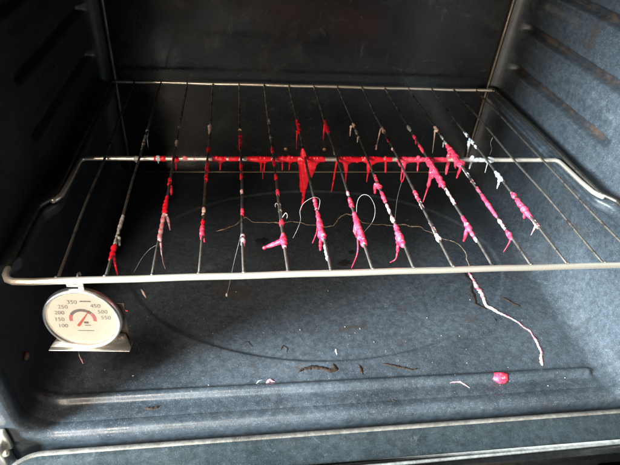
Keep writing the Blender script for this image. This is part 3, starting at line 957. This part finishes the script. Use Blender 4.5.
# soot smears: thin uneven films
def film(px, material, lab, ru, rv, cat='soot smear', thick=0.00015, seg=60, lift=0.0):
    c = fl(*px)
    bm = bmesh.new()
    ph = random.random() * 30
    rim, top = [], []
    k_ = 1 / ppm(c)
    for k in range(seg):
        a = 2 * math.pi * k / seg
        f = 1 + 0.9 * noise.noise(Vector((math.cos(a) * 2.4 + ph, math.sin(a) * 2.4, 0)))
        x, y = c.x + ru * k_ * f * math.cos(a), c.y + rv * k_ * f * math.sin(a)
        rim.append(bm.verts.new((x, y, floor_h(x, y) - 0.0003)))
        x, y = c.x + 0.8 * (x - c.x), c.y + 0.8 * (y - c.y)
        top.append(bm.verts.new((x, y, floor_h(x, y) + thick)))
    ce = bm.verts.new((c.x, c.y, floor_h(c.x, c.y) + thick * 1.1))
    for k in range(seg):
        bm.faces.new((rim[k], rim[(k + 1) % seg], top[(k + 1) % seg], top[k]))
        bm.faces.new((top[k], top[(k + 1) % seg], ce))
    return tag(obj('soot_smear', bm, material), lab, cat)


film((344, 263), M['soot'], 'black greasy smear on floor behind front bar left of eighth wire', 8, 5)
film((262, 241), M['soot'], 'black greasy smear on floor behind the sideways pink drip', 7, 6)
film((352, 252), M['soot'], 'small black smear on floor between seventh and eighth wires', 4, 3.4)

# pink flake on the bead
c = fl(500, 377)
bm = bmesh.new()
out = [(-8, -1), (-5, 2.6), (-4.4, 7), (-3, 3.4), (1, 3.6), (5, 4.0), (9, 1.2), (8.4, -3), (3, -5.2), (-3, -4.4)]
k_ = 1 / ppm(c)
lo_, hi_ = [], []
for dx, dy in out:
    x, y = c.x + dx * k_, c.y + dy * k_ * 1.25
    lo_.append(bm.verts.new((x, y, floor_h(x, y) + 0.0002)))
    hi_.append(bm.verts.new((c.x + (x - c.x) * 0.9, c.y + (y - c.y) * 0.88, floor_h(x, y) + 0.0016)))
ce = bm.verts.new((c.x, c.y, floor_h(c.x, c.y) + 0.0022))
for k in range(len(out)):
    q = (k + 1) % len(out)
    bm.faces.new((lo_[k], lo_[q], hi_[q], hi_[k]))
    bm.faces.new((hi_[k], hi_[q], ce))
bm.faces.new(lo_[::-1])
tag(obj('plastic_flake', bm, M['pink']), 'flat pink plastic flake lying on the floor bead at right', 'plastic flake')
trail('plastic_thread', [(450, 383), (460, 382), (466, 385), (470, 388)], [0.6, 0.9, 1.6, 0.8], M['blush'], 'short pink thread on the floor bead left of the pink flake', 'plastic thread', 0.8)
trail('plastic_bit', [(256, 384), (259, 381), (262, 380)], [1.6, 1.8, 1.0], M['white'], 'small white shred on the floor bead at left centre', 'plastic bit', 0.4)
trail('plastic_bit', [(266, 383), (270, 380), (275, 382)], [2.6, 3.6, 1.6], M['blush'], 'small blush shred on the floor bead right of the white one', 'plastic bit', 0.4)
trail('plastic_bit', [(335, 352), (336, 349), (337, 355)], [1.4, 1.8, 1.0], M['white'], 'tiny white shred beside the oval line at centre', 'plastic bit', 0.4)

# fine crumbs, too small to pick apart
bm = bmesh.new()
rnd = random.Random(3)
spots = [(236, 292), (328, 291), (105, 370), (133, 376), (407, 220), (470, 300), (345, 327), (355, 333), (360, 329), (374, 342), (427, 318), (300, 330), (560, 392), (565, 378), (548, 386)]
for k in range(150):
    if k < len(spots):
        u, v = spots[k]
        r = 0.0007
    else:
        u, v = rnd.uniform(110, 590), rnd.choice((rnd.uniform(200, 400), rnd.uniform(300, 405)))
        r = rnd.uniform(0.00018, 0.00045)
    p = fl(u, v)
    if abs(p.x) > 0.285 or p.y < -0.02:
        continue
    bmesh.ops.create_icosphere(bm, subdivisions=1, radius=r, matrix=Matrix.Translation(p + Vector((0, 0, r * 0.5))) @ Matrix.Rotation(rnd.uniform(0, 3), 4, 'Z') @ Matrix.Diagonal((rnd.uniform(0.7, 1.8), 0.8, 0.7, 1)))
cr = tag(obj('crumbs', bm, M['crumb'], smooth=False), 'fine pale crumbs scattered over the dark oven floor', 'crumbs')
cr['kind'] = 'stuff'

# ================================================================== THERMOMETER
TC = Vector((-0.2481, -0.0062, -0.0392))
TR = 0.0323
yaw, tilt = -0.0785, 0.1025
th = tag(empty('oven_thermometer'), 'round white dial oven thermometer in a steel ring hanging from the front bar', 'thermometer')
EX = Vector((math.cos(yaw), math.sin(yaw), 0))
NN = Vector((math.sin(yaw) * math.cos(tilt), -math.cos(yaw) * math.cos(tilt), math.sin(tilt)))
EZ = NN.cross(EX)
if EZ.z < 0:
    EZ = -EZ
th.matrix_world = Matrix(((EX.x, -NN.x, EZ.x, TC.x), (EX.y, -NN.y, EZ.y, TC.y), (EX.z, -NN.z, EZ.z, TC.z), (0, 0, 0, 1)))
# local frame: x right, z up, -y towards the viewer


def lathe(profile, seg=64):
    bm = bmesh.new()
    rings = [[bm.verts.new((r * math.cos(2 * math.pi * k / seg), y, r * math.sin(2 * math.pi * k / seg))) for k in range(seg)] for r, y in profile]
    for a, c in zip(rings, rings[1:]):
        for k in range(seg):
            bm.faces.new((a[k], a[(k + 1) % seg], c[(k + 1) % seg], c[k]))
    return bm, rings


bm, rg = lathe([(0.0287, 0.0012), (0.0288, -0.0006), (0.0293, -0.0018), (0.0300, -0.0026), (0.0308, -0.0029), (0.0316, -0.0024), (0.0322, -0.0012), (0.0323, 0.0004), (0.0323, 0.0030), (0.0314, 0.0036), (0.010, 0.0036)])
bm.faces.new(rg[-1])
obj('rim', bm, M['steel'], th)
bm, rg = lathe([(0.0290, 0.0006), (0.0290, 0.0002)])
bm.faces.new(rg[1])
face = obj('dial_face', bm, M['face'], th, smooth=False)
bm, rg = lathe([(0.0288, -0.0012), (0.0200, -0.0016), (0.0100, -0.0019), (0.001, -0.0020)])
bm.faces.new(rg[-1])
obj('dial_glass', bm, M['glass'], th)


def arc_band(r0, r1, a0, a1, y, n=24):
    bm = bmesh.new()
    A = [[bm.verts.new((r * math.cos(a), y, r * math.sin(a) + AC)) for r in (r0, r1)] for a in [math.radians(a0 + (a1 - a0) * k / n) for k in range(n + 1)]]
    for p, q in zip(A, A[1:]):
        bm.faces.new((p[0], p[1], q[1], q[0]))
    return bm


AC = 0.0
obj('scale_arc', arc_band(0.0085, 0.0112, 40, 150, -0.0001), M['ink_dark'], face, smooth=False)
obj('scale_arc', arc_band(0.0085, 0.0112, 152, 192, -0.0001), M['ink_red'], face, smooth=False)
obj('scale_arc', arc_band(0.0085, 0.0112, -12, 38, -0.0001), M['ink_red'], face, smooth=False)


def text(s, x, z, size, material, rot=0.0):
    cu = bpy.data.curves.new('t', 'FONT')
    cu.body = s
    cu.size = size
    cu.align_x = 'CENTER'
    cu.align_y = 'CENTER'
    cu.resolution_u = 3
    o = bpy.data.objects.new('t', cu)
    COL.objects.link(o)
    me = bpy.data.meshes.new_from_object(o.evaluated_get(bpy.context.evaluated_depsgraph_get()))
    bpy.data.objects.remove(o)
    bpy.data.curves.remove(cu)
    me.transform(Matrix.Translation((x, -0.00012, z)) @ Matrix.Rotation(rot, 4, 'Y') @ Matrix.Rotation(math.radians(90), 4, 'X'))
    return link('numeral', me, material, face, smooth=False)


for s, ang in (('100', 204), ('150', 182), ('200', 160), ('250', 137), ('350', 108), ('450', 50), ('500', 26), ('550', 6)):
    a = math.radians(ang)
    text(s, 0.0193 * math.cos(a), 0.0193 * math.sin(a), 0.0056, M['ink'])
def print_line(n, x, z, dx, wd, ht):                             # a blurred line of small print, unreadable in the photo
    bm = bmesh.new()
    vs = []
    for k in range(n + 1):
        t = k * dx
        vs.append((bm.verts.new((x + t, -0.00012, z)), bm.verts.new((x + t, -0.00012, z + ht * (0.75 + 0.25 * (k % 2))))))
    for a, c in zip(vs, vs[1:]):
        bm.faces.new((a[0], c[0], c[1], a[1]))
    obj('small_print', bm, M['ink'], face, smooth=False)


print_line(6, 0.0005, 0.0190, 0.0015, 0, 0.0013)
print_line(5, -0.0065, -0.0132, 0.0028, 0, 0.0007)
print_line(3, 0.0004, -0.0072, 0.0017, 0, 0.0009)
bm = bmesh.new()
box(bm, (0.0004, -0.00025, -0.0046), (0.0040, -0.0001, -0.0026))
obj('maker_mark', bm, M['ink_dark'], face, smooth=False)
bm = bmesh.new()
d = Vector((math.cos(math.radians(56)), 0, math.sin(math.radians(56))))
n = Vector((-d.z, 0, d.x))
q = [(-0.0085, 0.0012), (-0.0085, -0.0012), (0.0, -0.0008), (0.0118, -0.00015), (0.0118, 0.00015), (0.0, 0.0008)]
lo_ = [bm.verts.new(d * a + n * b_ + Vector((0, -0.0005, 0))) for a, b_ in q]
hi_ = [bm.verts.new(d * a + n * b_ + Vector((0, -0.0009, 0))) for a, b_ in q]
bm.faces.new(lo_[::-1])
bm.faces.new(hi_)
for k in range(6):
    bm.faces.new((lo_[k], lo_[(k + 1) % 6], hi_[(k + 1) % 6], hi_[k]))
obj('needle', bm, M['needle'], th, smooth=False)
bm = bmesh.new()
box(bm, (-0.029, 0.0072, -0.0310), (0.0335, 0.0080, 0.012), 0.0003)
obj('back_plate', bm, M['tarnish'], th)
bm = bmesh.new()                                              # foot flange bent forward
FT = [(-0.0325, -0.0320), (0.0360, -0.0320), (0.0310, -0.0215), (0.0250, -0.0205), (-0.0215, -0.0205), (-0.0260, -0.0245)]
lo_ = [bm.verts.new((x, 0.0052 - (0.006 if z < -0.028 else 0), z)) for x, z in FT]
hi_ = [bm.verts.new((x, 0.0062 - (0.006 if z < -0.028 else 0), z)) for x, z in FT]
bm.faces.new(lo_)
bm.faces.new(hi_[::-1])
for k in range(6):
    bm.faces.new((lo_[k], lo_[(k + 1) % 6], hi_[(k + 1) % 6], hi_[k]))
box(bm, (-0.0325, -0.0050, -0.0328), (0.0360, 0.0072, -0.0320), 0.0003)
obj('foot', bm, M['foot'], th)
bm = bmesh.new()                                              # hanger tab hooked over the bar
tube(bm, [(0.0035, 0.0050, 0.028), (0.0030, 0.0042, 0.033), (0.0020, 0.0022, 0.0385), (0.0015, 0.0026, 0.0412), (0.0010, 0.0060, 0.0432), (0.0010, 0.0098, 0.0418), (0.001, 0.0106, 0.0390)], 0.0008, 8)
box(bm, (0.0012, 0.0012, 0.0300), (0.0058, 0.0024, 0.0362), 0.0004)
box(bm, (-0.0080, 0.0012, 0.0335), (0.0030, 0.0024, 0.0360), 0.0004)
obj('hook', bm, M['steel'], th)
